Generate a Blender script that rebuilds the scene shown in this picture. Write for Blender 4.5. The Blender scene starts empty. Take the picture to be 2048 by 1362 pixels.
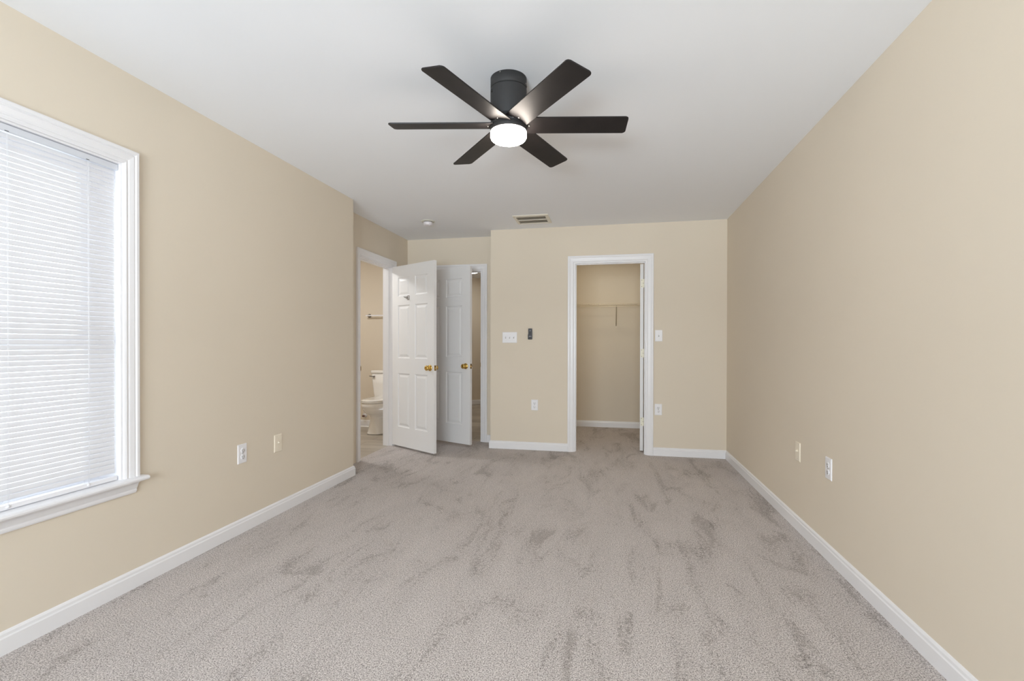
import bpy, bmesh, math, random
from mathutils import Vector, Matrix
random.seed(4)
SC = bpy.context.scene
COL = SC.collection
PI = math.pi

# ------------------------------------------------------------ camera
cam_d = bpy.data.cameras.new('camera')
cam = bpy.data.objects.new('camera', cam_d)
COL.objects.link(cam)
SC.camera = cam
cam_d.sensor_fit = 'HORIZONTAL'
cam_d.sensor_width = 36.0
cam_d.lens = 961.39 * 36 / 2048
cam_d.shift_y = (693.23 - 681) / 2048
cam_d.clip_start = 0.02
YAW, PITCH, ROLL = 0.2016, -0.0053, 0.0016
cyw, syw = math.cos(YAW), math.sin(YAW)
rr = Vector((cyw, syw, 0)); fw = Vector((-syw, cyw, 0)); up = Vector((0, 0, 1))
fw2 = math.cos(PITCH) * fw + math.sin(PITCH) * up
up2 = -math.sin(PITCH) * fw + math.cos(PITCH) * up
r3 = math.cos(ROLL) * rr + math.sin(ROLL) * up2
up3 = -math.sin(ROLL) * rr + math.cos(ROLL) * up2
M = Matrix((r3, up3, -fw2)).transposed().to_4x4()
M.translation = Vector((0, 0, 1.1658))
cam.matrix_world = M

# ------------------------------------------------------------ view, world, daylight
SC.view_settings.view_transform = 'Standard'
SC.view_settings.look = 'None'
SC.view_settings.exposure = 0.33
SC.view_settings.gamma = 1.0
SC.view_settings.use_curve_mapping = False
W = bpy.data.worlds.new('sky'); SC.world = W
W.use_nodes = True
W.node_tree.nodes['Background'].inputs[0].default_value = (0.88, 0.93, 1.0, 1)
W.node_tree.nodes['Background'].inputs[1].default_value = 3.0


def area(name, loc, direction, sx, sy, power, color):
    d = bpy.data.lights.new(name, 'AREA')
    d.shape = 'RECTANGLE'; d.size = sx; d.size_y = sy
    d.energy = power; d.color = color
    o = bpy.data.objects.new(name, d)
    COL.objects.link(o)
    o.location = loc
    o.rotation_euler = Vector(direction).to_track_quat('-Z', 'Y').to_euler()
    return o


YR = -2.30                      # rear wall of the bedroom, behind the camera
area('daylight_side_window', (-2.85, 1.40, 1.32), (1, 0, -0.05), 1.1, 1.7, 9, (0.94, 0.965, 1.0))
area('daylight_rear_window', (-0.55, YR - 0.42, 1.35), (0, 1, 0.0), 2.3, 1.6, 200, (0.865, 0.93, 1.0))
area('sunlit_ground_rear_window', (-0.55, YR - 2.6, 0.05), (0, 1, 0.4), 1.5, 0.6, 215, (0.88, 0.935, 1.0))
SC.cycles.max_bounces = 12
SC.cycles.diffuse_bounces = 8
SC.cycles.transparent_max_bounces = 16
SC.cycles.sample_clamp_indirect = 6

# ------------------------------------------------------------ materials


def s2l(c):
    return tuple((x / 255 / 12.92 if x / 255 <= 0.04045 else ((x / 255 + 0.055) / 1.055) ** 2.4) for x in c)


def mat(name, rgb, rough=0.5, metal=0.0, spec=0.5, bump=None, var=None, coat=0):
    m = bpy.data.materials.new(name); m.use_nodes = True
    nt = m.node_tree; b = nt.nodes['Principled BSDF']
    c = (*s2l(rgb), 1)
    b.inputs['Base Color'].default_value = c
    b.inputs['Roughness'].default_value = rough
    b.inputs['Metallic'].default_value = metal
    b.inputs['Specular IOR Level'].default_value = spec
    if coat:
        b.inputs['Coat Weight'].default_value = coat
        b.inputs['Coat Roughness'].default_value = 0.08
    tc = nt.nodes.new('ShaderNodeTexCoord')
    if bump:
        sc_, st, di = bump
        n = nt.nodes.new('ShaderNodeTexNoise'); n.inputs['Scale'].default_value = sc_
        n.inputs['Detail'].default_value = 3
        nt.links.new(tc.outputs['Object'], n.inputs['Vector'])
        bp = nt.nodes.new('ShaderNodeBump'); bp.inputs['Strength'].default_value = st
        bp.inputs['Distance'].default_value = di
        nt.links.new(n.outputs['Fac'], bp.inputs['Height'])
        nt.links.new(bp.outputs['Normal'], b.inputs['Normal'])
    if var:
        vs, amt = var
        n = nt.nodes.new('ShaderNodeTexNoise'); n.inputs['Scale'].default_value = vs
        n.inputs['Detail'].default_value = 4
        nt.links.new(tc.outputs['Object'], n.inputs['Vector'])
        mr = nt.nodes.new('ShaderNodeMapRange')
        mr.inputs['From Min'].default_value = 0.3; mr.inputs['From Max'].default_value = 0.7
        mr.inputs['To Min'].default_value = 1 - amt; mr.inputs['To Max'].default_value = 1 + amt
        nt.links.new(n.outputs['Fac'], mr.inputs['Value'])
        mx = nt.nodes.new('ShaderNodeVectorMath'); mx.operation = 'SCALE'
        mx.inputs[0].default_value = c[:3]
        nt.links.new(mr.outputs['Result'], mx.inputs['Scale'])
        nt.links.new(mx.outputs['Vector'], b.inputs['Base Color'])
    return m


PAINT = mat('beige_wall_paint', (222, 211, 194), 0.75, spec=0.25, bump=(180, 0.08, 0.001), var=(1.3, 0.012))
CEIL = mat('ceiling_paint', (238, 240, 244), 0.85, spec=0.15, bump=(150, 0.08, 0.001))
TRIM = mat('white_trim_paint', (235, 234, 236), 0.32, spec=0.45, bump=(60, 0.03, 0.001))
DOORW = mat('white_door_paint', (230, 229, 229), 0.38, spec=0.4, bump=(90, 0.06, 0.001))
PLATE = mat('white_plastic', (238, 237, 240), 0.3)
CREAM = mat('cream_plastic', (238, 228, 210), 0.38)
SLOT = mat('dark_slot', (52, 48, 46), 0.6)
BRASS = mat('polished_brass', (218, 182, 104), 0.14, metal=1.0, var=(40, 0.1))
BRASSD = mat('dull_brass', (150, 122, 70), 0.35, metal=1.0, var=(60, 0.2))
NICKEL = mat('brushed_nickel', (150, 148, 145), 0.28, metal=1.0, bump=(200, 0.05, 0.001))
FANB = mat('matte_black_housing', (48, 47, 47), 0.6, spec=0.3, bump=(300, 0.05, 0.0005))
BLADE = mat('black_fan_blade', (28, 24, 24), 0.50, spec=0.35, bump=(35, 0.12, 0.002), var=(14, 0.3))
BLACK = mat('black_remote_plastic', (38, 36, 40), 0.4)
PORC = mat('white_porcelain', (246, 244, 241), 0.10, spec=0.6, coat=0.6)
WIRE = mat('cream_wire_coating', (226, 214, 192), 0.35)
BRKT = mat('shelf_bracket_metal', (150, 138, 112), 0.45)
HINGE = mat('cream_painted_hinge', (240, 236, 218), 0.35)
VENTM = mat('vent_enamel', (226, 220, 206), 0.4)
DUCT = mat('dark_duct', (22, 18, 14), 0.95, spec=0.0)
SMOKE = mat('detector_plastic', (226, 222, 226), 0.4)
VINYLF = mat('window_vinyl', (236, 238, 242), 0.35)


def emis(name, rgb, st, base=(240, 240, 240)):
    m = mat(name, base, 0.3)
    b = m.node_tree.nodes['Principled BSDF']
    b.inputs['Emission Color'].default_value = (*s2l(rgb), 1)
    b.inputs['Emission Strength'].default_value = st
    return m


LAMP = emis('lit_fan_lens', (255, 243, 230), 42)
HALLL = emis('lit_hall_lens', (255, 252, 244), 28)
CLOSFILL = emis('closet_fill_glow', (255, 243, 214), 42)  # glow of the added closet fill lamp
BATHL = emis('lit_bath_lens', (252, 253, 252), 72)


def carpet():
    m = bpy.data.materials.new('grey_beige_cut_pile_carpet'); m.use_nodes = True
    nt = m.node_tree; N = nt.nodes; L = nt.links; b = N['Principled BSDF']
    b.inputs['Roughness'].default_value = 0.95
    b.inputs['Specular IOR Level'].default_value = 0.1
    b.inputs['Sheen Weight'].default_value = 0.15
    tc = N.new('ShaderNodeTexCoord')

    def noise(scale, det=2, dist=0, vec=None, rough=0.5):
        n = N.new('ShaderNodeTexNoise'); n.inputs['Scale'].default_value = scale
        n.inputs['Detail'].default_value = det; n.inputs['Distortion'].default_value = dist
        n.inputs['Roughness'].default_value = rough
        L.new(vec or tc.outputs['Object'], n.inputs['Vector'])
        return n.outputs['Fac']

    def ramp(v, stops):
        r = N.new('ShaderNodeValToRGB')
        e = r.color_ramp.elements
        e[0].position, e[0].color = stops[0][0], (*stops[0][1], 1)
        e[1].position, e[1].color = stops[-1][0], (*stops[-1][1], 1)
        for p_, c_ in stops[1:-1]:
            q = e.new(p_); q.color = (*c_, 1)
        L.new(v, r.inputs['Fac'])
        return r.outputs['Color']

    def mul(a, b_):
        x = N.new('ShaderNodeMix'); x.data_type = 'RGBA'; x.blend_type = 'MULTIPLY'
        x.inputs['Factor'].default_value = 1
        L.new(a, x.inputs['A']); L.new(b_, x.inputs['B'])
        return x.outputs['Result']
    fine = noise(200, 3, 0.3, rough=0.75)
    col = ramp(fine, [(0.35, s2l((96, 88, 84))), (0.44, s2l((174, 165, 161))), (0.54, s2l((227, 218, 214))), (0.68, s2l((251, 245, 243)))])
    # brushed nap: patches and streaks where the pile leans the other way
    mp = N.new('ShaderNodeMapping'); mp.inputs['Rotation'].default_value = (0, 0, 0.5)
    mp.inputs['Scale'].default_value = (1.0, 0.34, 1)
    L.new(tc.outputs['Object'], mp.inputs['Vector'])
    p1 = noise(4.6, 6, 1.0, mp.outputs['Vector'], 0.62)
    mp2 = N.new('ShaderNodeMapping'); mp2.inputs['Rotation'].default_value = (0, 0, -0.7)
    mp2.inputs['Scale'].default_value = (1.0, 0.3, 1); mp2.inputs['Location'].default_value = (3, 5, 0)
    L.new(tc.outputs['Object'], mp2.inputs['Vector'])
    p2 = noise(5.4, 6, 1.2, mp2.outputs['Vector'], 0.6)
    g = lambda v: (min(1.04, v * 1.0), v * 0.985 if v < 0.9 else v, v * 0.965 if v < 0.9 else v)
    def grain(p_):
        m_ = N.new('ShaderNodeMath'); m_.operation = 'MULTIPLY_ADD'
        L.new(mid, m_.inputs[0]); m_.inputs[1].default_value = 0.42; L.new(p_, m_.inputs[2])
        n_ = N.new('ShaderNodeMath'); n_.operation = 'SUBTRACT'; L.new(m_.outputs[0], n_.inputs[0]); n_.inputs[1].default_value = 0.21
        return n_.outputs[0]
    mid = noise(60, 3)
    p1 = grain(p1); p2 = grain(p2)
    c1 = ramp(p1, [(0.33, g(0.70)), (0.43, g(0.96)), (0.56, g(1.0)), (0.70, g(1.03))])
    c2 = ramp(p2, [(0.32, g(0.72)), (0.41, g(0.97)), (0.62, g(1.0)), (0.7, g(1.02))])
    L.new(mul(mul(col, c1), c2), b.inputs['Base Color'])
    bp = N.new('ShaderNodeBump'); bp.inputs['Strength'].default_value = 0.9
    bp.inputs['Distance'].default_value = 0.007
    L.new(fine, bp.inputs['Height']); L.new(bp.outputs['Normal'], b.inputs['Normal'])
    return m


def vinyl_planks():
    m = bpy.data.materials.new('grey_oak_plank'); m.use_nodes = True
    nt = m.node_tree; N = nt.nodes; L = nt.links; b = N['Principled BSDF']
    b.inputs['Roughness'].default_value = 0.4
    tc = N.new('ShaderNodeTexCoord')
    mp = N.new('ShaderNodeMapping'); mp.inputs['Scale'].default_value = (1, 1, 1)
    L.new(tc.outputs['Object'], mp.inputs['Vector'])
    br = N.new('ShaderNodeTexBrick')
    br.inputs['Color1'].default_value = (*s2l((198, 190, 178)), 1)
    br.inputs['Color2'].default_value = (*s2l((168, 158, 145)), 1)
    br.inputs['Mortar'].default_value = (*s2l((92, 82, 70)), 1)
    br.inputs['Scale'].default_value = 1
    br.inputs['Brick Width'].default_value = 1.2; br.inputs['Row Height'].default_value = 0.15
    br.inputs['Mortar Size'].default_value = 0.002; br.offset = 0.37
    L.new(mp.outputs['Vector'], br.inputs['Vector'])
    mp2 = N.new('ShaderNodeMapping'); mp2.inputs['Scale'].default_value = (2, 22, 1)
    L.new(tc.outputs['Object'], mp2.inputs['Vector'])
    n = N.new('ShaderNodeTexNoise'); n.inputs['Scale'].default_value = 1.4; n.inputs['Detail'].default_value = 5
    n.inputs['Distortion'].default_value = 0.8
    L.new(mp2.outputs['Vector'], n.inputs['Vector'])
    mr = N.new('ShaderNodeMapRange'); mr.inputs['From Min'].default_value = 0.3; mr.inputs['From Max'].default_value = 0.7
    mr.inputs['To Min'].default_value = 0.72; mr.inputs['To Max'].default_value = 1.12
    L.new(n.outputs['Fac'], mr.inputs['Value'])
    mx = N.new('ShaderNodeVectorMath'); mx.operation = 'SCALE'
    L.new(br.outputs['Color'], mx.inputs[0]); L.new(mr.outputs['Result'], mx.inputs['Scale'])
    L.new(mx.outputs['Vector'], b.inputs['Base Color'])
    return m


def thin_glass():
    m = bpy.data.materials.new('window_glass'); m.use_nodes = True
    nt = m.node_tree; N = nt.nodes; L = nt.links
    N.remove(N['Principled BSDF'])
    t = N.new('ShaderNodeBsdfTransparent'); t.inputs[0].default_value = (0.96, 0.98, 0.98, 1)
    g = N.new('ShaderNodeBsdfGlossy'); g.inputs['Roughness'].default_value = 0.02
    f = N.new('ShaderNodeFresnel'); f.inputs[0].default_value = 1.45
    x = N.new('ShaderNodeMixShader')
    L.new(f.outputs[0], x.inputs[0]); L.new(t.outputs[0], x.inputs[1]); L.new(g.outputs[0], x.inputs[2])
    L.new(x.outputs[0], N['Material Output'].inputs['Surface'])
    return m


def slat_mat():
    m = bpy.data.materials.new('translucent_blind_vinyl'); m.use_nodes = True
    nt = m.node_tree; N = nt.nodes; L = nt.links
    b = N['Principled BSDF']
    b.inputs['Base Color'].default_value = (*s2l((236, 235, 237)), 1)
    b.inputs['Roughness'].default_value = 0.35
    t = N.new('ShaderNodeBsdfTranslucent'); t.inputs[0].default_value = (*s2l((240, 240, 242)), 1)
    x = N.new('ShaderNodeMixShader'); x.inputs[0].default_value = 0.24
    L.new(b.outputs[0], x.inputs[1]); L.new(t.outputs[0], x.inputs[2])
    L.new(x.outputs[0], N['Material Output'].inputs['Surface'])
    return m


CARPET = carpet(); PLANK = vinyl_planks(); GLASS = thin_glass(); SLAT = slat_mat()

# ------------------------------------------------------------ mesh helpers


def box(bm, x0, x1, y0, y1, z0, z1, bev=0.0, mx=None):
    x0, x1 = min(x0, x1), max(x0, x1); y0, y1 = min(y0, y1), max(y0, y1); z0, z1 = min(z0, z1), max(z0, z1)
    tmp = bmesh.new()
    bmesh.ops.create_cube(tmp, size=1)
    for v in tmp.verts:
        v.co = Vector(((x0 + x1) / 2 + v.co.x * (x1 - x0), (y0 + y1) / 2 + v.co.y * (y1 - y0), (z0 + z1) / 2 + v.co.z * (z1 - z0)))
    if bev:
        bmesh.ops.bevel(tmp, geom=tmp.edges[:], offset=bev, segments=2, affect='EDGES', profile=0.7)
    join(bm, tmp, mx)


def join(bm, tmp, mx=None):
    mp = {}
    for v in tmp.verts:
        mp[v] = bm.verts.new(mx @ v.co if mx else v.co)
    for f in tmp.faces:
        try:
            nf = bm.faces.new([mp[v] for v in f.verts]); nf.smooth = f.smooth
        except ValueError:
            pass
    tmp.free()


def lathe(bm, prof, n=48, mx=None, smooth=True, sx=1, sy=1):
    """profile: list of (r, z); revolved about z"""
    tmp = bmesh.new(); rings = []
    for r, z in prof:
        if r < 1e-6:
            rings.append([tmp.verts.new((0, 0, z))])
        else:
            rings.append([tmp.verts.new((r * sx * math.cos(2 * PI * k / n), r * sy * math.sin(2 * PI * k / n), z)) for k in range(n)])
    for a, b in zip(rings, rings[1:]):
        for k in range(n):
            q = [a[k % len(a)], a[(k + 1) % len(a)], b[(k + 1) % len(b)], b[k % len(b)]]
            u = []
            for v in q:
                if v not in u:
                    u.append(v)
            if len(u) > 2:
                f = tmp.faces.new(u); f.smooth = smooth
    bmesh.ops.recalc_face_normals(tmp, faces=tmp.faces[:])
    join(bm, tmp, mx)


def tube(bm, pts, r, n=10, mx=None):
    tmp = bmesh.new(); rings = []
    pts = [Vector(p_) for p_ in pts]
    for i, p_ in enumerate(pts):
        d = (pts[min(i + 1, len(pts) - 1)] - pts[max(i - 1, 0)]).normalized()
        a = d.orthogonal().normalized() if i == 0 else (a - a.dot(d) * d).normalized()
        b = d.cross(a)
        rings.append([tmp.verts.new(p_ + r * (math.cos(2 * PI * k / n) * a + math.sin(2 * PI * k / n) * b)) for k in range(n)])
    for a_, b_ in zip(rings, rings[1:]):
        for k in range(n):
            f = tmp.faces.new((a_[k], a_[(k + 1) % n], b_[(k + 1) % n], b_[k])); f.smooth = True
    tmp.faces.new(rings[0][::-1]); tmp.faces.new(rings[-1])
    join(bm, tmp, mx)


def sweep(bm, prof, pts, normals, close=False, mx=None):
    """sweep a 2-D profile [(a,b)] along mitred points; normals[i]=(A,B) vectors for the profile axes at each point"""
    tmp = bmesh.new(); rings = []
    for p_, (A, B) in zip(pts, normals):
        rings.append([tmp.verts.new(Vector(p_) + a * Vector(A) + b * Vector(B)) for a, b in prof])
    n = len(prof)
    segs = list(zip(rings, rings[1:]))
    if close:
        segs.append((rings[-1], rings[0]))
    for r0, r1 in segs:
        for k in range(n):
            tmp.faces.new((r0[k], r0[(k + 1) % n], r1[(k + 1) % n], r1[k]))
    if not close:
        tmp.faces.new(rings[0]); tmp.faces.new(rings[-1][::-1])
    bmesh.ops.recalc_face_normals(tmp, faces=tmp.faces[:])
    join(bm, tmp, mx)


def obj(name, bm, m, parent=None, smooth_angle=None):
    me = bpy.data.meshes.new(name)
    bm.to_mesh(me); bm.free()
    me.materials.append(m)
    o = bpy.data.objects.new(name, me)
    COL.objects.link(o)
    if parent:
        o.parent = parent
    return o


def B():
    return bmesh.new()


def thing(name, label, cat, loc=(0, 0, 0), rotz=0, group=None, rot=None):
    o = bpy.data.objects.new(name, None); COL.objects.link(o)
    o.empty_display_size = 0.05
    o.location = loc; o.rotation_euler = rot or (0, 0, rotz)
    o['label'] = label; o['category'] = cat
    if group:
        o['group'] = group
    return o


def struct(name, bm, m, label=None):
    o = obj(name, bm, m); o['kind'] = 'structure'
    if label:
        o['label'] = label
    return o


def sroot(name, loc=(0, 0, 0), rotz=0, label=None):
    o = bpy.data.objects.new(name, None); COL.objects.link(o)
    o.location = loc; o.rotation_euler = (0, 0, rotz); o['kind'] = 'structure'
    if label:
        o['label'] = label
    return o


# ------------------------------------------------------------ room dimensions (metres)
H = 2.44
XL, XR = -2.2293, 1.1632
YB, YE = 5.2333, 3.8882
XA, YA, XC = -2.4424, 5.5359, -1.3150
T = 0.115
WY0, WY1, WZ0, WZ1 = 0.965, 1.832, 0.525, 2.004          # window opening in the left wall
BD0, BD1 = 4.385, 5.125                                   # bathroom door opening (y)
HD0, HD1 = -2.315, -1.500                                 # hall door opening (x)
CD0, CD1 = -0.383, 0.374                                  # closet door opening (x)
DH = 2.047                                                # door opening height
YCL = 6.885                                               # closet back wall
YBB = 6.262                                               # bathroom back wall
RW0, RW1, RWZ0, RWZ1 = -1.55, 0.45, 0.62, 2.02           # rear window


def wall(name, pieces, m=PAINT, label=None):
    bm = B()
    for p_ in pieces:
        box(bm, *p_)
    return struct(name, bm, m, label)


wall('wall_left', [(XA, XL, YR, WY0, 0, H), (XA, XL, WY1, YE, 0, H), (XA, XL, WY0, WY1, 0, WZ0), (XA, XL, WY0, WY1, WZ1, H)])
wall('wall_alcove', [(XA - T, XA, 3.6, BD0, 0, H), (XA - T, XA, BD1, YA + T, 0, H), (XA - T, XA, BD0, BD1, DH, H)])
wall('wall_alcove_back', [(XA, HD0, YA, YA + T, 0, H), (HD1, XC, YA, YA + T, 0, H), (HD0, HD1, YA, YA + T, DH, H)])
wall('wall_back', [(XC, CD0, YB, YB + T, 0, H), (CD1, XR, YB, YB + T, 0, H), (CD0, CD1, YB, YB + T, DH, H),
                   (XC, XC + T, YB + T, YCL + T, 0, H)])
wall('wall_right', [(XR, XR + T, YR - T, YCL + T, 0, H)])
wall('wall_rear', [(XA, RW0, YR - T, YR, 0, H), (RW1, XR, YR - T, YR, 0, H), (RW0, RW1, YR - T, YR, 0, RWZ0), (RW0, RW1, YR - T, YR, RWZ1, H)])
wall('wall_closet', [(XC + T, XR, YCL, YCL + T, 0, H)])
wall('wall_bathroom', [(-4.3, XA - T, YBB, YBB + T, 0, H), (-4.3, XA, 3.48, 3.6, 0, H), (-4.42, -4.3, 3.48, YBB + T, 0, H)])
# hall beyond the bedroom door: left boundary, slanted far wall, end pieces
bm = B()
A = Vector((-2.608, 8.918, 0)); Bv = Vector((-2.459, 9.03, 0)); dv = (Bv - A).normalized(); nv = Vector((-dv.y, dv.x, 0))
p0 = A - dv * 1.9; p1 = A + dv * 1.75
vs = []
for q in (p0, p1, p1 + nv * 0.1, p0 + nv * 0.1):
    vs.append(bm.verts.new((q.x, q.y, 0)))
vt = [bm.verts.new((v.co.x, v.co.y, H)) for v in vs]
bm.faces.new(vs[::-1]); bm.faces.new(vt)
for k in range(4):
    bm.faces.new((vs[k], vs[(k + 1) % 4], vt[(k + 1) % 4], vt[k]))
struct('wall_hall_far', bm, PAINT)
wall('wall_hall', [(-4.3, -4.18, YBB + T, 8.0, 0, H), (XC, XC + T, YCL + T, 10.1, 0, H)])

# floors and ceiling
bm = B(); bmx = -2.487
box(bm, XA - 0.0, XR, YR, YB, -0.05, 0)
box(bm, XA, XC, YB, YA + 0.05, -0.05, 0)
box(bm, bmx, XA, BD0, BD1, -0.05, 0)
box(bm, CD0, CD1, YB, YB + T, -0.05, 0)
box(bm, XC + T, XR, YB + T, YCL, -0.05, 0)
struct('floor', bm, CARPET)
bm = B()
box(bm, -4.3, XA - T, 3.6, YBB, -0.05, -0.004)
box(bm, XA - T, bmx, BD0, BD1, -0.05, -0.004)
struct('floor_bathroom', bm, PLANK)
bm = B()
box(bm, -4.3, XC, YBB + T, 10.1, -0.05, -0.004); box(bm, XA, XC, YA + 0.05, YBB + T, -0.05, -0.004)
struct('floor_hall', bm, PLANK)
bm = B(); box(bm, -4.42, XR + T, YR - T, 10.2, H, H + 0.08)
struct('ceiling', bm, CEIL)

# ------------------------------------------------------------ trim
BH, BT = 0.086, 0.014
BPROF = [(0, 0), (BT, 0), (BT, BH * 0.72), (BT * 0.72, BH * 0.78), (BT * 0.66, BH * 0.90), (BT * 0.35, BH * 0.97), (0, BH)]


def baseboard(name, pts, side=1):
    """pts follow the wall line on the floor; side = +1 puts the board to the left of travel"""
    pts = [Vector((x, y, 0)) for x, y in pts]
    nrm = []
    for i in range(len(pts)):
        ns = []
        if i > 0:
            d = (pts[i] - pts[i - 1]).normalized(); ns.append(Vector((-d.y, d.x, 0)) * side)
        if i < len(pts) - 1:
            d = (pts[i + 1] - pts[i]).normalized(); ns.append(Vector((-d.y, d.x, 0)) * side)
        if len(ns) == 2:
            n = (ns[0] + ns[1]); n = n / (n.dot(ns[0]))
        else:
            n = ns[0]
        nrm.append((n, Vector((0, 0, 1))))
    bm = B(); sweep(bm, BPROF, pts, nrm)
    return struct(name, bm, TRIM)


CW = 0.066           # casing width
baseboard('baseboard_left', [(XL, YR), (XL, YE), (XA, YE)], -1)
baseboard('baseboard_right', [(XR, YR), (XR, YB), (CD1 + CW - 0.004, YB)], 1)
baseboard('baseboard_back', [(CD0 - CW + 0.004, YB), (XC, YB), (XC, YA), (HD1 + CW - 0.004, YA)], 1)
baseboard('baseboard_alcove', [(HD0 - CW, YA), (XA, YA), (XA, BD1 + CW)], 1)
baseboard('baseboard_rear', [(XR, YR), (XL, YR)], -1)
baseboard('baseboard_closet', [(XR, YCL), (XC + T, YCL), (XC + T, YB + T)], 1)
baseboard('baseboard_bathroom', [(XA - T, YBB), (-4.3, YBB)], 1)
q0 = A - dv * 1.7; q1 = A + dv * 1.6
baseboard('baseboard_hall', [(q0.x, q0.y), (q1.x, q1.y)], -1)

CPROF = [(0, 0), (0, 0.008), (0.006, 0.011), (0.012, 0.0125), (0.030, 0.0135), (0.040, 0.0155), (0.047, 0.019), (0.060, 0.019), (0.0655, 0.016), (0.0655, 0)]


def casing(bm, plane, a0, a1, zt, nrm, base=0.0, prof=CPROF, four=False):
    """door casing: profile offset outwards from the opening. plane(a,z)->point; nrm = outward normal of wall"""
    ax = (plane(1, 0) - plane(0, 0)).normalized()
    zz = Vector((0, 0, 1))
    pts = [plane(a0, base), plane(a0, zt), plane(a1, zt), plane(a1, base)]
    dirs = [-ax, -ax + zz, ax + zz, ax]
    sweep(bm, prof, pts, [(d, nrm) for d in dirs])


def frame_set(name, plane, a0, a1, nrm, reveal=0.004, stop=True, both=True):
    """jamb lining, stop and casing of a doorway, one thing with parts"""
    root = sroot(name)
    bm = B(); ax = (plane(1, 0) - plane(0, 0)).normalized(); n = nrm
    casing(bm, plane, a0 - reveal, a1 + reveal, DH + reveal, n)
    obj('casing', bm, TRIM, root)
    if both:
        bm = B()
        back = lambda a, z: plane(a, z) - n * T
        casing(bm, back, a0 - reveal, a1 + reveal, DH + reveal, -n)
        obj('casing', bm, TRIM, root)
    bm = B()
    jt = 0.012

    def slab(b_, a_lo, a_hi, z_lo, z_hi, d_lo, d_hi):
        P = [plane(a_lo, z_lo) - n * d_lo, plane(a_hi, z_hi) - n * d_hi]
        box(b_, P[0].x, P[1].x, P[0].y, P[1].y, P[0].z, P[1].z)
    slab(bm, a0 - 0.006, a0 + jt, 0, DH + 0.006, -0.001, T + 0.001)
    slab(bm, a1 - jt, a1 + 0.006, 0, DH + 0.006, -0.001, T + 0.001)
    slab(bm, a0 + jt, a1 - jt, DH - jt, DH + 0.006, -0.001, T + 0.001)
    obj('jamb', bm, TRIM, root)
    return root, slab, jt


pl_back = lambda a, z: Vector((a, YB, z))
pl_alc = lambda a, z: Vector((a, YA, z))
pl_bath = lambda a, z: Vector((XA, a, z))
tr1, slab1, jt = frame_set('trim_1', pl_bath, BD0, BD1, Vector((1, 0, 0)))
tr2, slab2, jt = frame_set('trim_2', pl_alc, HD0, HD1, Vector((0, -1, 0)))
tr3, slab3, jt = frame_set('trim_3', pl_back, CD0, CD1, Vector((0, -1, 0)))
# door stops
for rt, sl, a0, a1, d0, d1 in ((tr1, slab1, BD0, BD1, 0.042, 0.075), (tr2, slab2, HD0, HD1, 0.042, 0.075), (tr3, slab3, CD0, CD1, 0.030, 0.066)):
    bm = B(); e = jt + 0.009
    sl(bm, a0 + jt, a0 + e, 0, DH - jt, d0, d1); sl(bm, a1 - e, a1 - jt, 0, DH - jt, d0, d1)
    sl(bm, a0 + e, a1 - e, DH - e, DH - jt, d0, d1)
    obj('door_stop', bm, TRIM, rt)
# strike plates
bm = B(); box(bm, XA - 0.04, XA + 0.002, BD0 + jt - 0.001, BD0 + jt + 0.0015, 0.89, 0.95); box(bm, XA - 0.002, XA + 0.006, BD0 + jt - 0.001, BD0 + jt + 0.004, 0.90, 0.94)
obj('strike_plate', bm, BRASSD, tr1)
bm = B(); box(bm, HD1 - jt - 0.0015, HD1 - jt + 0.001, YA - 0.002, YA + 0.04, 0.89, 0.95); box(bm, HD1 - jt - 0.004, HD1 - jt, YA - 0.007, YA, 0.90, 0.94)
obj('strike_plate', bm, BRASSD, tr2)

# ------------------------------------------------------------ six panel doors


def door_leaf(w, h=2.01, t=0.035):
    st = 0.112 * w / 0.81 + 0.004
    mul_ = 0.095
    pw = (w - 2 * st - mul_) / 2
    xs = [0, st, st + pw, st + pw + mul_, w - st, w]
    zs = [0, 0.215, 0.815, 0.985, 1.575, 1.675, 1.885, h]
    bm = B()
    for side in (0, 1):
        y = 0 if side == 0 else t
        s = 1 if side == 0 else -1

        def V(x, z, d=0):
            return (x, y + s * d, z)
        for i in range(5):
            for j in range(7):
                x0, x1, z0, z1 = xs[i], xs[i + 1], zs[j], zs[j + 1]
                if i in (1, 3) and j in (1, 3, 5):
                    rings = [(0, 0), (0.006, 0.006), (0.014, 0.008), (0.020, 0.008), (0.040, 0.0025), (0.044, 0.002)]
                    R = [[bm.verts.new(V(*c, d)) for c in ((x0 + k, z0 + k), (x1 - k, z0 + k), (x1 - k, z1 - k), (x0 + k, z1 - k))] for k, d in rings]
                    for r0, r1 in zip(R, R[1:]):
                        for k in range(4):
                            bm.faces.new((r0[k], r0[(k + 1) % 4], r1[(k + 1) % 4], r1[k]))
                    bm.faces.new(R[-1])
                else:
                    bm.faces.new([bm.verts.new(V(*c)) for c in ((x0, z0), (x1, z0), (x1, z1), (x0, z1))])
    for c in (((0, 0), (0, h)), ((w, 0), (w, h)), ((0, 0), (w, 0)), ((0, h), (w, h))):
        (xa, za), (xb, zb) = c
        bm.faces.new([bm.verts.new(p_) for p_ in ((xa, 0, za), (xb, 0, zb), (xb, t, zb), (xa, t, za))])
    bmesh.ops.remove_doubles(bm, verts=bm.verts[:], dist=1e-5)
    bmesh.ops.recalc_face_normals(bm, faces=bm.faces[:])
    return bm


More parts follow.
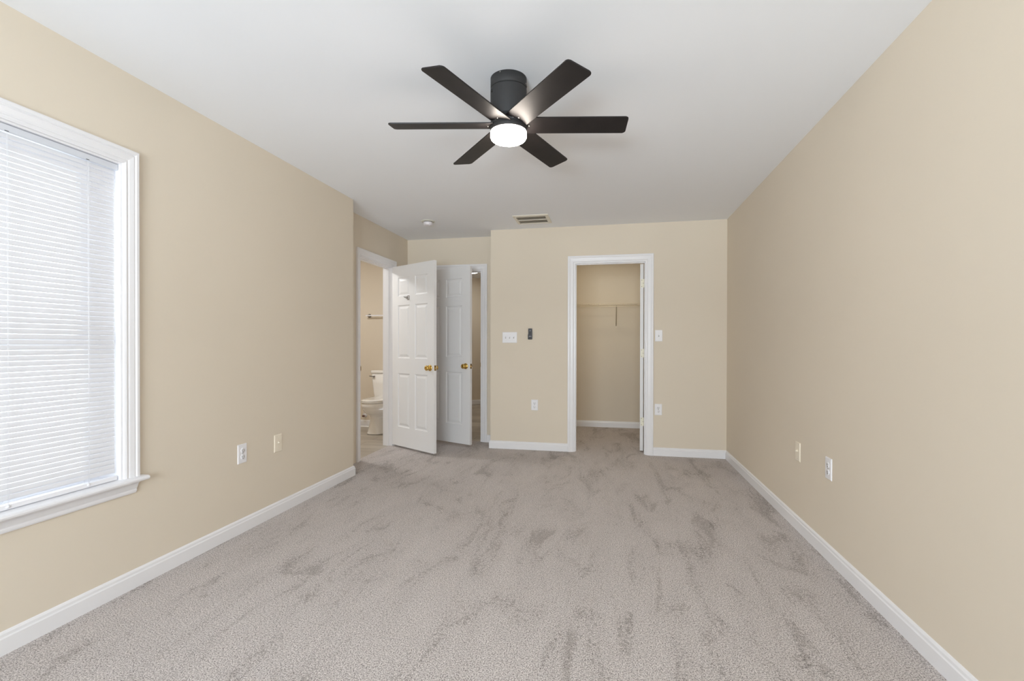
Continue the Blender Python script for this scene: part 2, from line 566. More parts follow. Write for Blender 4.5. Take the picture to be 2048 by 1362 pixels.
def knob_set(root, w, z, t=0.035):
    for s in (-1, 1):
        y0 = 0 if s < 0 else t
        mx = Matrix.Translation((w - 0.062, y0, z)) @ Matrix.Rotation(-s * PI / 2, 4, 'X')
        bm = B()
        lathe(bm, [(0.0, 0), (0.033, 0), (0.0335, 0.003), (0.031, 0.008), (0.022, 0.011), (0.012, 0.013), (0.011, 0.026), (0.016, 0.030),
                   (0.0245, 0.036), (0.0275, 0.044), (0.0265, 0.053), (0.020, 0.059), (0.012, 0.061), (0.011, 0.0595), (0, 0.0595)], 32, mx)
        obj('door_knob', bm, BRASS, root)
    bm = B(); box(bm, w - 0.0005, w + 0.0015, 0.006, 0.029, z - 0.028, z + 0.028, 0.0005)
    lp = obj('latch_plate', bm, BRASSD, root)
    bm = B()
    prof = [(0.010, w), (0.026, w), (0.0235, w + 0.006), (0.015, w + 0.011), (0.010, w + 0.011)]
    lo = [bm.verts.new((x, y, z - 0.008)) for y, x in prof]; hi = [bm.verts.new((x, y, z + 0.008)) for y, x in prof]
    bm.faces.new(lo); bm.faces.new(hi[::-1])
    for k in range(5):
        bm.faces.new((lo[k], lo[(k + 1) % 5], hi[(k + 1) % 5], hi[k]))
    bmesh.ops.recalc_face_normals(bm, faces=bm.faces[:])
    obj('latch_bolt', bm, BRASS, lp)


def make_door(name, H0, T0, z0, h, label):
    """H0, T0: floor positions of the hinge and tip corners of the face towards the camera"""
    d = Vector((T0[0] - H0[0], T0[1] - H0[1])); w = d.length
    root = sroot(name, (H0[0], H0[1], z0), math.atan2(d.y, d.x), label)
    obj('door_leaf', door_leaf(w, h), DOORW, root)
    return root, w


# bathroom door, swung into the bedroom
d1, w1 = make_door('door_1', (-2.433, 5.097), (-1.795, 4.730), 0.022, 2.016, 'white six panel door swung open from the bathroom doorway, small hook on its upper rail')
knob_set(d1, w1, 0.892)
bm = B()
hx = w1 * 0.405; hz = 1.652
box(bm, hx - 0.016, hx + 0.020, -0.003, 0, hz - 0.024, hz + 0.024, 0.001)
hk = obj('hook_plate', bm, NICKEL, d1)
bm = B()
tube(bm, [(hx - 0.004, -0.003, hz + 0.004), (hx - 0.010, -0.022, hz + 0.006), (hx - 0.022, -0.034, hz + 0.003), (hx - 0.030, -0.036, hz + 0.010)], 0.0045, 10)
tube(bm, [(hx + 0.002, -0.003, hz - 0.006), (hx - 0.002, -0.026, hz - 0.012), (hx + 0.004, -0.034, hz + 0.002)], 0.004, 10)
obj('hook', bm, NICKEL, hk)
bm = B()
box(bm, hx + 0.000, hx + 0.014, -0.0045, -0.003, hz - 0.016, hz + 0.016, 0.0005)
obj('adhesive_pad', bm, PLATE, hk)
# bedroom entry door to the hall
d2, w2 = make_door('door_2', (-2.300, 5.528), (-1.5425, 5.190), 0.030, 2.010, 'white six panel door standing ajar beside the hall doorway, half hidden behind the bathroom door')
knob_set(d2, w2, 0.885)
# closet door, folded back into the closet
d3, w3 = make_door('door_3', (0.3500, 5.362), (0.3500 + 0.735 * math.sin(0.13), 5.362 + 0.735 * math.cos(0.13)), 0.016, 2.016, 'white closet door opened inwards, seen edge on')
# its face at local y=0 is the side towards +x of travel; shift so that the edge spans x 0.320..0.3500
# hinges
HZ = [(1.777, 1.869), (1.024, 1.115), (0.285, 0.377)]
for k, (a, b_) in enumerate(HZ):
    bm = B()
    box(bm, 0.3500, 0.363, 5.3585, 5.361, a, b_)
    for s in range(5):
        q = a + (b_ - a) * s / 5
        lathe(bm, [(0, 0), (0.0055, 0), (0.0055, (b_ - a) / 5 - 0.001), (0, (b_ - a) / 5 - 0.001)], 12, Matrix.Translation((0.3585, 5.360, q)))
    box(bm, 0.322, 0.3500, 5.3595, 5.3625, a, b_)
    box(bm, 0.3605, 0.3625, 5.318, 5.3575, a, b_)
    o = obj('hinge', bm, HINGE)
    o.parent = d3; o.matrix_parent_inverse = Matrix.LocRotScale(d3.location, d3.rotation_euler, None).inverted()
    for dx, hz_ in ((0.331, a + 0.012), (0.347, (a + b_) / 2), (0.331, b_ - 0.012)):
        bm = B(); lathe(bm, [(0, 0.0012), (0.0035, 0.0006), (0.0037, 0), (0, 0)], 10, Matrix.Translation((dx, 5.3595, hz_)) @ Matrix.Rotation(PI / 2, 4, 'X'))
        s_ = obj('screw', bm, NICKEL, o); s_.matrix_parent_inverse = Matrix()

# ------------------------------------------------------------ left window
win = sroot('window_1', label='white double hung window behind the closed blind')
bm = B()
WP = [(0, 0), (0, 0.010), (0.008, 0.0135), (0.012, 0.0135), (0.018, 0.010), (0.024, 0.0135), (0.044, 0.0165), (0.050, 0.0135), (0.055, 0.0195), (0.066, 0.0195), (0.071, 0.0165), (0.071, 0)]
pl_win = lambda a, z: Vector((XL, a, z))
casing(bm, pl_win, WY0 - 0.005, WY1 + 0.001, WZ1 + 0.001, Vector((1, 0, 0)), base=WZ0 + 0.004, prof=WP)
obj('window_casing', bm, TRIM, win)
bm = B()   # jamb lining
jd = 0.215
box(bm, XL - jd, XL + 0.001, WY0 - 0.0005, WY0 + 0.008, WZ0, WZ1)
box(bm, XL - jd, XL + 0.001, WY1 - 0.008, WY1 + 0.0005, WZ0, WZ1)
box(bm, XL - jd, XL + 0.001, WY0 + 0.008, WY1 - 0.008, WZ1 - 0.008, WZ1 + 0.0005)
obj('window_jamb', bm, TRIM, win)
bm = B()   # stool with rounded nose and horns
sx0, sx1 = XL - jd, XL + 0.052
prof = [(sx0, WZ0 - 0.012), (sx0, WZ0 + 0.006), (sx1 - 0.010, WZ0 + 0.006), (sx1 - 0.003, WZ0 + 0.003), (sx1, WZ0 - 0.003), (sx1 - 0.002, WZ0 - 0.010), (sx1 - 0.008, WZ0 - 0.014), (XL, WZ0 - 0.014)]
tmp = []
for yy in (WY0 - 0.100, WY1 + 0.092):
    tmp.append([bm.verts.new((max(x, XL + 0.0) if abs(yy - 1.4) > 0.44 else x, yy, z)) for x, z in prof])
for k in range(len(prof)):
    bm.faces.new((tmp[0][k], tmp[0][(k + 1) % len(prof)], tmp[1][(k + 1) % len(prof)], tmp[1][k]))
bm.faces.new(tmp[0]); bm.faces.new(tmp[1][::-1])
box(bm, sx0, XL + 0.01, WY0, WY1, WZ0 - 0.010, WZ0 + 0.0058)
bmesh.ops.recalc_face_normals(bm, faces=bm.faces[:])
obj('window_stool', bm, TRIM, win)
bm = B()   # apron, ends cut back at a slant
ap = [(0, 0.454), (0.008, 0.454), (0.011, 0.460), (0.011, 0.467), (0.008, 0.472), (0.0105, 0.480), (0.013, 0.496), (0.018, 0.503), (0.018, 0.512), (0, 0.512)]
e0 = [bm.verts.new((XL + x, WY0 - 0.075 + 0.014 * (0.512 - z) / 0.058, z)) for x, z in ap]
e1 = [bm.verts.new((XL + x, WY1 + 0.071 - 0.014 * (0.512 - z) / 0.058, z)) for x, z in ap]
for k in range(len(ap)):
    bm.faces.new((e0[k], e0[(k + 1) % len(ap)], e1[(k + 1) % len(ap)], e1[k]))
bm.faces.new(e0); bm.faces.new(e1[::-1])
bmesh.ops.recalc_face_normals(bm, faces=bm.faces[:])
obj('window_apron', bm, TRIM, win)


def sash(z0, z1, x, parent, y0=WY0 + 0.008, y1=WY1 - 0.008, w=0.045):
    bm = B()
    box(bm, x - 0.02, x + 0.02, y0, y0 + w, z0, z1); box(bm, x - 0.02, x + 0.02, y1 - w, y1, z0, z1)
    box(bm, x - 0.02, x + 0.02, y0 + w, y1 - w, z0, z0 + w); box(bm, x - 0.02, x + 0.02, y0 + w, y1 - w, z1 - w, z1)
    s = obj('sash', bm, VINYLF, parent)
    bm = B(); box(bm, x - 0.003, x + 0.003, y0 + w, y1 - w, z0 + w, z1 - w)
    obj('pane', bm, GLASS, s)


sash(1.155, WZ1 - 0.008, XL - 0.190, win)
sash(WZ0 + 0.006, 1.20, XL - 0.147, win)

# blind
bl = thing('window_blind', 'white mini blind with closed slats hanging in the left window', 'blind', (XL - 0.022, 1.40, WZ0))
BX = 0.0
by0, by1 = WY0 + 0.016 - 1.40, 1.815 - 1.40
bm = B()   # headrail: U channel
hz0, hz1 = 1.967 - WZ0, 1.9935 - WZ0
box(bm, BX - 0.013, BX + 0.0135, by0 - 0.004, by1 + 0.006, hz0, hz1, 0.0015)
obj('headrail', bm, mat('blind_rail_enamel', (214, 217, 224), 0.35), bl)
bm = B()
pitch = 0.0212
n_sl = 68
ztop = hz0 - 0.012
tilt = math.radians(82)
for k in range(n_sl):
    zc = ztop - k * pitch
    if zc < 0.036:
        break
    a, b_ = math.cos(tilt), math.sin(tilt)
    prev = None
    rows = []
    for j in range(7):
        u = (j / 6 - 0.5) * 0.0197
        bulge = 0.0012 * (1 - (2 * j / 6 - 1) ** 2)
        # room-side edge down: from lower front to upper back
        x = BX - u * a + bulge * b_
        z = zc + u * b_ + bulge * a
        rows.append((x, z))
    top = [[bm.verts.new((x, yy, z)) for x, z in rows] for yy in (by0, by1 - 0.003)]
    ends = [[bm.verts.new((x - 0.0007 * b_, yy, z - 0.0007 * a)) for x, z in rows] for yy in (by0, by1 - 0.003)]
    for j in range(6):
        f = bm.faces.new((top[0][j], top[0][j + 1], top[1][j + 1], top[1][j])); f.smooth = True
        f = bm.faces.new((ends[0][j + 1], ends[0][j], ends[1][j], ends[1][j + 1])); f.smooth = True
    bm.faces.new((top[0][0], top[1][0], ends[1][0], ends[0][0]))
    bm.faces.new((top[0][6], ends[0][6], ends[1][6], top[1][6]))
obj('slats', bm, SLAT, bl)
bm = B(); box(bm, BX - 0.011, BX + 0.012, by0, by1, 0.009, 0.027, 0.003)
obj('bottom_rail', bm, PLATE, bl)
for yc in (1.690, 1.402, 1.115):
    bm = B()
    for dx in (-0.0125, 0.0135):
        tube(bm, [(BX + dx, yc - 1.40, hz0), (BX + dx, yc - 1.40, 0.020)], 0.0006, 6)
    tube(bm, [(BX + 0.0145, yc - 1.40 + 0.003, hz0), (BX + 0.0145, yc - 1.40 + 0.003, 0.027)], 0.0005, 6)
    obj('ladder_cord', bm, PLATE, bl)
    bm = B(); lathe(bm, [(0, 0), (0.006, 0), (0.006, 0.004), (0, 0.005)], 12, Matrix.Translation((BX + 0.0115, yc - 1.40, 0.020)) @ Matrix.Rotation(PI / 2, 4, 'Y'))
    obj('cord_plug', bm, PLATE, bl)
    bm = B(); box(bm, BX + 0.0130, BX + 0.0142, yc - 1.40 - 0.007, yc - 1.40 + 0.006, hz0 + 0.0005, hz0 + 0.003)
    obj('cord_slot', bm, SLOT, bl)

# rear window (behind the camera)
rw = sroot('window_2', label='wide window in the wall behind the camera')
bm = B()
casing(bm, lambda a, z: Vector((a, YR, z)), RW0, RW1, RWZ1, Vector((0, 1, 0)), base=RWZ0)
box(bm, RW0 - 0.1, RW1 + 0.1, YR - 0.02, YR + 0.05, RWZ0 - 0.02, RWZ0)
obj('window_casing', bm, TRIM, rw)
bm = B()
for xa, xb in ((RW0, RW0 + 0.04), (RW1 - 0.04, RW1), ((RW0 + RW1) / 2 - 0.03, (RW0 + RW1) / 2 + 0.03)):
    box(bm, xa, xb, YR - 0.08, YR - 0.04, RWZ0, RWZ1)
for za, zb in ((RWZ0, RWZ0 + 0.04), (RWZ1 - 0.04, RWZ1), (1.30, 1.34)):
    box(bm, RW0 + 0.04, RW1 - 0.04, YR - 0.08, YR - 0.04, za, zb)
fr = obj('window_frame', bm, VINYLF, rw)
bm = B(); box(bm, RW0 + 0.03, RW1 - 0.03, YR - 0.062, YR - 0.058, RWZ0 + 0.03, RWZ1 - 0.03)
obj('pane', bm, GLASS, fr)

# ------------------------------------------------------------ ceiling fan
FX, FY = -0.483, 2.271
fan = thing('ceiling_fan', 'black six blade flush mount ceiling fan with lit round lamp', 'ceiling fan', (FX, FY, H))
bm = B(); lathe(bm, [(0, 0), (0.0868, 0), (0.0868, -0.047), (0.0855, -0.049), (0.0800, -0.049), (0.080, -0.053), (0, -0.053)], 64)
cn = obj('canopy', bm, FANB, fan)
for ang in (-105, 10, 130, -8):
    t = math.radians(ang)
    bm = B(); lathe(bm, [(0, 0.0025), (0.003, 0.0022), (0.0042, 0), (0, 0)], 12, Matrix.Translation((0.0866 * math.cos(t), 0.0866 * math.sin(t), -0.006 if ang == -105 else -0.036)) @ Matrix.Rotation(t, 4, 'Z') @ Matrix.Rotation(PI / 2, 4, 'Y'))
    obj('screw', bm, NICKEL, cn)
bm = B(); lathe(bm, [(0, -0.051), (0.082, -0.051), (0.0868, -0.054), (0.0872, -0.058), (0.0868, -0.188), (0.0855, -0.192), (0.074, -0.193), (0.074, -0.200), (0, -0.200)], 64)
mh = obj('motor_housing', bm, FANB, fan)
bm = B()
t = math.radians(-143)
mxk = Matrix.Translation((0.0868 * math.cos(t), 0.0868 * math.sin(t), -0.078)) @ Matrix.Rotation(t, 4, 'Z') @ Matrix.Rotation(PI / 2, 4, 'Y')
lathe(bm, [(0, 0.0008), (0.0042, 0.0008), (0.0042, -0.001), (0, -0.001)], 16, mxk)
box(bm, -0.012, -0.002, -0.0018, 0.0018, -0.001, 0.0008, 0, mxk)
obj('keyhole_slot', bm, DUCT, mh)
bm = B(); lathe(bm, [(0, -0.199), (0.060, -0.199), (0.068, -0.202), (0.080, -0.2045), (0.0865, -0.208), (0.0868, -0.226), (0.0845, -0.228), (0, -0.228)], 64)
obj('hub', bm, FANB, fan)
bm = B(); lathe(bm, [(0, -0.2265), (0.086, -0.2265), (0.0875, -0.229), (0.0875, -0.250), (0.085, -0.2535), (0, -0.2535)], 64)
obj('light_ring', bm, FANB, fan)
bm = B()
pr = [(0, -0.250), (0.084, -0.250), (0.0868, -0.256), (0.0868, -0.276)]
for k in range(1, 9):
    a_ = k / 8 * PI / 2
    pr.append((0.0868 - 0.022 * (1 - math.cos(a_)), -0.276 - 0.019 * math.sin(a_)))
pr += [(0.05, -0.2965), (0, -0.2975)]
lathe(bm, pr, 64)
obj('lamp_glass', bm, LAMP, fan)
bw = 0.117


def blade_bm():
    bm = B()
    out = [(0.062, -0.030), (0.066, -bw / 2 + 0.004), (0.074, -bw / 2)]
    x_hi, x_lo = 0.566, 0.570
    for cxx, cyy, a0_, a1_ in ((x_hi - 0.014, -bw / 2 + 0.014, -90, -3), (x_lo - 0.014, bw / 2 - 0.014, -3, 90)):
        for k in range(6):
            a_ = math.radians(a0_ + (a1_ - a0_) * k / 5)
            out.append((cxx + 0.014 * math.cos(a_), cyy + 0.014 * math.sin(a_)))
    out += [(0.074, bw / 2), (0.066, bw / 2 - 0.004), (0.062, 0.030)]
    lo = [bm.verts.new((x, y, -0.003)) for x, y in out]; hi = [bm.verts.new((x, y, 0.003)) for x, y in out]
    bm.faces.new(lo[::-1]); bm.faces.new(hi)
    n = len(out)
    for k in range(n):
        bm.faces.new((lo[k], lo[(k + 1) % n], hi[(k + 1) % n], hi[k]))
    bmesh.ops.bevel(bm, geom=[e for e in bm.edges if abs(e.verts[0].co.z - e.verts[1].co.z) < 1e-5], offset=0.0012, segments=1, affect='EDGES')
    return bm


bm0 = blade_bm(); me_b = None
bm_s = B()
for dx, dy in ((0.080, -0.020), (0.080, 0.020), (0.100, 0)):
    lathe(bm_s, [(0, -0.0062), (0.003, -0.006), (0.0048, -0.0042), (0.0048, -0.003), (0, -0.003)], 12, Matrix.Translation((dx, dy, 0)))
scr_me = None
for k in range(6):
    ang = math.radians(-169.4 + 60 * k)
    R = Matrix.Translation((0, 0, -0.221)) @ Matrix.Rotation(ang, 4, 'Z') @ Matrix.Rotation(math.radians(-12), 4, 'X')
    if k == 0:
        o = obj('fan_blade', bm0, BLADE, fan); me_b = o.data
        s = obj('blade_screws', bm_s, NICKEL, o); scr_me = s.data
    else:
        o = bpy.data.objects.new('fan_blade', me_b); COL.objects.link(o); o.parent = fan
        s = bpy.data.objects.new('blade_screws', scr_me); COL.objects.link(s); s.parent = o
    o.matrix_local = R

# ------------------------------------------------------------ smoke detector, vent, lights
sd = thing('smoke_detector', 'small white round smoke detector on the ceiling above the two open doors', 'smoke detector', (-1.855, 4.715, H))
bm = B(); lathe(bm, [(0, 0), (0.070, 0), (0.070, -0.006), (0.066, -0.009), (0, -0.009)], 40)
obj('mounting_plate', bm, mat('detector_base', (205, 203, 192), 0.5), sd)
bm = B(); lathe(bm, [(0, -0.009), (0.042, -0.009), (0.042, -0.015), (0, -0.015)], 32)
obj('vent_gap', bm, SLOT, sd)
bm = B(); lathe(bm, [(0, -0.014), (0.046, -0.014), (0.0475, -0.018), (0.0465, -0.038), (0.042, -0.045), (0.030, -0.048), (0.012, -0.0485), (0, -0.0485)], 40)
obj('detector_body', bm, SMOKE, sd)
bm = B(); lathe(bm, [(0, -0.0505), (0.006, -0.050), (0.007, -0.048), (0, -0.048)], 16, Matrix.Translation((0.015, -0.005, 0)))
obj('test_button', bm, PLATE, sd)

vx0, vx1, vy0, vy1 = -0.957, -0.602, 4.682, 5.020
vt_ = thing('ceiling_vent', 'white metal air vent with two rows of slots in the ceiling', 'vent', ((vx0 + vx1) / 2, (vy0 + vy1) / 2, H))
hw, hd = (vx1 - vx0) / 2, (vy1 - vy0) / 2
ix, iy = hw - 0.030, hd - 0.035
bm = B()
ro, ri = [], []
prof_v = [(1.0, 0, 0.0), (1.0, 0, -0.006), (0, 1, -0.012), (0, 1, -0.002)]
sq = [(-1, -1), (1, -1), (1, 1), (-1, 1)]
rings = []
for o_, i_, z in prof_v:
    rings.append([bm.verts.new((sx * (hw if o_ else ix), sy * (hd if o_ else iy), z)) for sx, sy in sq])
for r0, r1 in zip(rings, rings[1:]):
    for k in range(4):
        bm.faces.new((r0[k], r0[(k + 1) % 4], r1[(k + 1) % 4], r1[k]))
bmesh.ops.recalc_face_normals(bm, faces=bm.faces[:])
box(bm, -ix, ix, -0.004, 0.004, -0.011, -0.002)
obj('vent_frame', bm, VENTM, vt_)
bm = B(); box(bm, -ix, ix, -iy, iy, -0.002, -0.0005)
obj('duct_opening', bm, DUCT, vt_)
bm = B(); nl = 27
for k in range(nl):
    x = -ix + (k + 0.5) * 2 * ix / nl
    for a_, b_ in ((-iy, -0.004), (0.004, iy)):
        mx_ = Matrix.Translation((x, (a_ + b_) / 2, -0.0065)) @ Matrix.Rotation(math.radians(6), 4, 'Y')
        box(bm, -0.0011, 0.0011, -(b_ - a_) / 2, (b_ - a_) / 2, -0.0024, 0.0024, 0, mx_)
obj('louvers', bm, VENTM, vt_)


def disc_light(name, label, loc, r, m, group=None):
    t = thing(name, label, 'ceiling light', loc)
    bm = B(); lathe(bm, [(0, 0), (r, 0), (r, -0.012), (r * 0.96, -0.016), (0, -0.016)], 40)
    obj('light_base', bm, TRIM, t)
    bm = B(); lathe(bm, [(0, -0.014), (r * 0.95, -0.014), (r * 0.93, -0.026), (r * 0.8, -0.034), (0, -0.038)], 40)
    obj('diffuser', bm, m, t)
    return t


disc_light('hall_ceiling_light', 'bright flush ceiling light glimpsed above the hall doorway', (-2.385, 8.03, H), 0.16, HALLL)
disc_light('bathroom_ceiling_light', 'round flush ceiling light in the bathroom', (-3.35, 4.85, H), 0.15, BATHL)
disc_light('closet_fill_light', 'small added fill light on the closet ceiling, out of view', (-0.1, 5.85, H), 0.11, CLOSFILL)  # unseen lamp above the door head, added to lift the closet brightness

# ------------------------------------------------------------ plates


def wall_mx(kind, x, y, z):
    # local frame: x to the right along the wall (as seen), y out of the wall = -Y(local) ; front faces local -y
    if kind == 'back':
        return (x, y, z), 0
    if kind == 'left':
        return (x, y, z), PI / 2
    return (x, y, z), -PI / 2


def plate_bm(w, h, t=0.0055):
    bm = B()
    rings = []
    for ins, d in ((0, 0), (0.0, 0.0018), (0.0035, t)):
        rings.append([bm.verts.new((sx * (w / 2 - ins), -d, sy * (h / 2 - ins))) for sx, sy in ((-1, -1), (1, -1), (1, 1), (-1, 1))])
    for r0, r1 in zip(rings, rings[1:]):
        for k in range(4):
            bm.faces.new((r0[k], r0[(k + 1) % 4], r1[(k + 1) % 4], r1[k]))
    bm.faces.new(rings[-1]); bm.faces.new(rings[0][::-1])
    bmesh.ops.recalc_face_normals(bm, faces=bm.faces[:])
    return bm


def screw_at(parent, x, z, m=PLATE):
    bm = B()
    lathe(bm, [(0, 0.0012), (0.0024, 0.0010), (0.0032, 0), (0, 0)], 12, Matrix.Translation((x, -0.0055, z)) @ Matrix.Rotation(PI / 2, 4, 'X'))
    obj('screw', bm, m, parent)


def outlet(label, kind, x, y, z):
    loc, rz = wall_mx(kind, x, y, z)
    t = thing('wall_outlet', label, 'outlet', loc, rz, 'duplex outlets around the bedroom')
    obj('cover_plate', plate_bm(0.0745, 0.118), PLATE, t)
    for s in (-1, 1):
        bm = B()
        lathe(bm, [(0, 0.0075), (0.0155, 0.0075), (0.0168, 0.0060), (0.0168, 0.005), (0, 0.005)], 28, Matrix.Translation((0, 0, s * 0.0195)) @ Matrix.Rotation(PI / 2, 4, 'X'))
        r_ = obj('receptacle', bm, PLATE, t)
        bm = B()
        box(bm, -0.0078, -0.0050, -0.0079, -0.0070, s * 0.0195 - 0.002, s * 0.0195 + 0.0075)
        box(bm, 0.0050, 0.0076, -0.0079, -0.0070, s * 0.0195 - 0.001, s * 0.0195 + 0.0065)
        lathe(bm, [(0, 0.0079), (0.0028, 0.0079), (0.0028, 0.007), (0, 0.007)], 12, Matrix.Translation((0, 0, s * 0.0195 - 0.0085)) @ Matrix.Rotation(PI / 2, 4, 'X'))
        obj('slots', bm, SLOT, r_)
    screw_at(t, 0, 0, NICKEL)
    return t


outlet('white duplex outlet on the left wall between the window and the doors', 'left', XL, 2.574, 0.486)
outlet('white duplex outlet low on the back wall below the black remote', 'back', -0.8145, YB, 0.4955)
outlet('white duplex outlet on the back wall directly below the single light switch', 'back', 0.494, YB, 0.4835)
outlet('white duplex outlet on the right wall', 'right', XR, 2.892, 0.494)


def cable_plate(label, kind, x, y, z):
    loc, rz = wall_mx(kind, x, y, z)
    t = thing('cable_plate', label, 'wall plate', loc, rz, 'cream cable plates')
    obj('cover_plate', plate_bm(0.0745, 0.118), CREAM, t)
    bm = B()
    mx_ = Matrix.Translation((0, -0.0055, 0.004)) @ Matrix.Rotation(PI / 2, 4, 'X')
    lathe(bm, [(0, 0.0), (0.0085, 0), (0.0085, 0.003), (0.005, 0.003), (0.005, 0.010), (0.0042, 0.010), (0.0042, 0.004), (0, 0.004)], 18, mx_)
    obj('coax_jack', bm, CREAM, t)
    screw_at(t, 0, 0.045, CREAM); screw_at(t, 0, -0.045, CREAM)


cable_plate('cream cable wall plate on the left wall, to the right of the outlet', 'left', XL, 2.901, 0.4855)
cable_plate('cream cable wall plate on the right wall, nearer the far corner than the outlet', 'right', XR, 3.3285, 0.491)


def switch(label, x, z, w, tog, name='light_switch'):
    t = thing(name, label, 'light switch', (x, YB, z))
    obj('cover_plate', plate_bm(w, 0.120), PLATE, t)
    for tx in tog:
        bm = B(); box(bm, tx - 0.0052, tx + 0.0052, -0.0058, -0.005, -0.0125, 0.0125)
        obj('toggle_slot', bm, mat('toggle_slot', (188, 186, 186), 0.5), t)
        bm = B()
        box(bm, -0.0042, 0.0042, -0.0165, 0.0, -0.0045, 0.0045, 0.001, Matrix.Translation((tx, -0.005, 0.002)) @ Matrix.Rotation(math.radians(-24), 4, 'X'))
        obj('toggle', bm, PLATE, t)
        screw_at(t, tx, 0.030); screw_at(t, tx, -0.030)


switch('white triple toggle switch plate on the back wall beside the black remote', -1.0955, 1.239, 0.165, (-0.046, 0, 0.046))
switch('white single toggle switch to the right of the closet doorway', 0.4965, 1.2555, 0.0745, (0,))

rm = thing('fan_remote', 'small black fan remote in a wall cradle on the back wall', 'remote control', (-0.8645, YB, 1.277))
bm = B(); box(bm, -0.0255, 0.0215, -0.010, 0, -0.060, -0.004, 0.003)
obj('wall_cradle', bm, BLACK, rm)
bm = B(); box(bm, -0.0205, 0.0235, -0.017, -0.002, -0.055, 0.060, 0.004)
rb = obj('remote_body', bm, BLACK, rm)
bm = B(); box(bm, 0.0, 0.003, -0.0185, -0.0165, 0.030, 0.044, 0.0005)
obj('status_window', bm, PLATE, rb)
for bx, bz, m_ in ((-0.006, 0.018, SLOT), (0.009, 0.018, SLOT), (-0.006, 0.002, SLOT), (0.009, 0.002, SLOT), (-0.007, -0.027, PLATE), (0.009, -0.027, PLATE), (-0.006, -0.042, SLOT), (0.009, -0.042, SLOT)):
    bm = B(); lathe(bm, [(0, 0.0018), (0.0035, 0.0015), (0.0042, 0), (0, 0)], 14, Matrix.Translation((bx, -0.017, bz)) @ Matrix.Rotation(PI / 2, 4, 'X'))
    obj('button', bm, m_, rb)

# ------------------------------------------------------------ closet shelf
sh = thing('closet_shelf', 'white wire shelf with a hanging rod across the closet back wall', 'shelf', (0, YCL, 1.70))
yf = -0.335
bm = B()
x0, x1 = XC + T + 0.01, XR - 0.01
tube(bm, [(x0, yf, 0.010), (x1, yf, 0.010)], 0.0032, 8)
tube(bm, [(x0, yf - 0.004, -0.030), (x1, yf - 0.004, -0.030)], 0.0042, 8)
tube(bm, [(x0, -0.012, 0.008), (x1, -0.012, 0.008)], 0.0030, 8)
tube(bm, [(x0, -0.17, 0.004), (x1, -0.17, 0.004)], 0.0030, 8)
for k in range(8):
    x = -0.449 + (k - 3) * 0.312
    if x0 < x < x1:
        tube(bm, [(x, yf, 0.010), (x, yf - 0.002, -0.030)], 0.0030, 8)
obj('shelf_rails', bm, WIRE, sh)
bm = B()
k = 0
x = x0
while x < x1:
    box(bm, x - 0.0011, x + 0.0011, yf, -0.008, 0.0105, 0.0127)
    box(bm, x - 0.0011, x + 0.0011, yf - 0.002, yf + 0.001, -0.012, 0.0127)
    x += 0.0254
obj('deck_wires', bm, WIRE, sh)
for bx_ in (0.080, -0.82):
    bm = B()
    a_ = Vector((bx_, yf + 0.012, -0.018)); b_ = Vector((bx_ - 0.001, -0.006, -0.278))
    tube(bm, [a_, b_], 0.0048, 8)
    o = obj('support_bracket', bm, BRKT, sh)
    bm = B(); box(bm, bx_ - 0.010, bx_ + 0.010, -0.008, 0, -0.305, -0.268, 0.002)
    obj('bracket_foot', bm, WIRE, o)

# ------------------------------------------------------------ bathroom
TX = -2.985
tl = thing('toilet', 'white two piece toilet seen through the bathroom doorway', 'toilet', (TX, YBB, 0))


def superring(bm, z, yc, rx, ry_front, ry_back, n=40, e=2.3):
    out = []
    for k in range(n):
        t = 2 * PI * k / n
        c, s = math.cos(t), math.sin(t)
        x = rx * math.copysign(abs(c) ** (2 / e), c)
        r = ry_front if s < 0 else ry_back
        y = yc + r * math.copysign(abs(s) ** (2 / e), s)
        out.append(bm.verts.new((x, y, z)))
    return out


def loft(rings, bm, cap=(True, True)):
    for a, b in zip(rings, rings[1:]):
        n = len(a)
        for k in range(n):
            f = bm.faces.new((a[k], a[(k + 1) % n], b[(k + 1) % n], b[k])); f.smooth = True
    if cap[0]:
        bm.faces.new(rings[0][::-1])
    if cap[1]:
        bm.faces.new(rings[-1])
    bmesh.ops.recalc_face_normals(bm, faces=bm.faces[:])


# pedestal (foot to bowl underside) and bowl, one porcelain body
bm = B()
R_ = [superring(bm, 0.0, -0.30, 0.148, 0.285, 0.20, e=2.6),
      superring(bm, 0.012, -0.30, 0.148, 0.285, 0.20, e=2.6),
      superring(bm, 0.03, -0.30, 0.141, 0.277, 0.19, e=2.5),
      superring(bm, 0.12, -0.30, 0.122, 0.262, 0.18),
      superring(bm, 0.20, -0.30, 0.110, 0.258, 0.18),
      superring(bm, 0.235, -0.31, 0.112, 0.262, 0.19),
      superring(bm, 0.262, -0.33, 0.135, 0.290, 0.20),
      superring(bm, 0.295, -0.35, 0.163, 0.325, 0.22, e=2.2),
      superring(bm, 0.335, -0.36, 0.180, 0.345, 0.24, e=2.2),
      superring(bm, 0.352, -0.36, 0.184, 0.350, 0.25, e=2.2),
      superring(bm, 0.357, -0.36, 0.190, 0.356, 0.26, e=2.2),
      superring(bm, 0.402, -0.36, 0.190, 0.356, 0.26, e=2.2),
      superring(bm, 0.410, -0.36, 0.184, 0.350, 0.255, e=2.2)]
loft(R_, bm)
obj('bowl', bm, PORC, tl)
bm = B()
R_ = [superring(bm, 0.4145, -0.37, 0.184, 0.350, 0.21, e=2.2), superring(bm, 0.418, -0.37, 0.189, 0.355, 0.215, e=2.2),
      superring(bm, 0.428, -0.37, 0.189, 0.355, 0.215, e=2.2), superring(bm, 0.432, -0.37, 0.185, 0.351, 0.21, e=2.2)]
loft(R_, bm)
obj('toilet_seat', bm, PORC, tl)
bm = B()
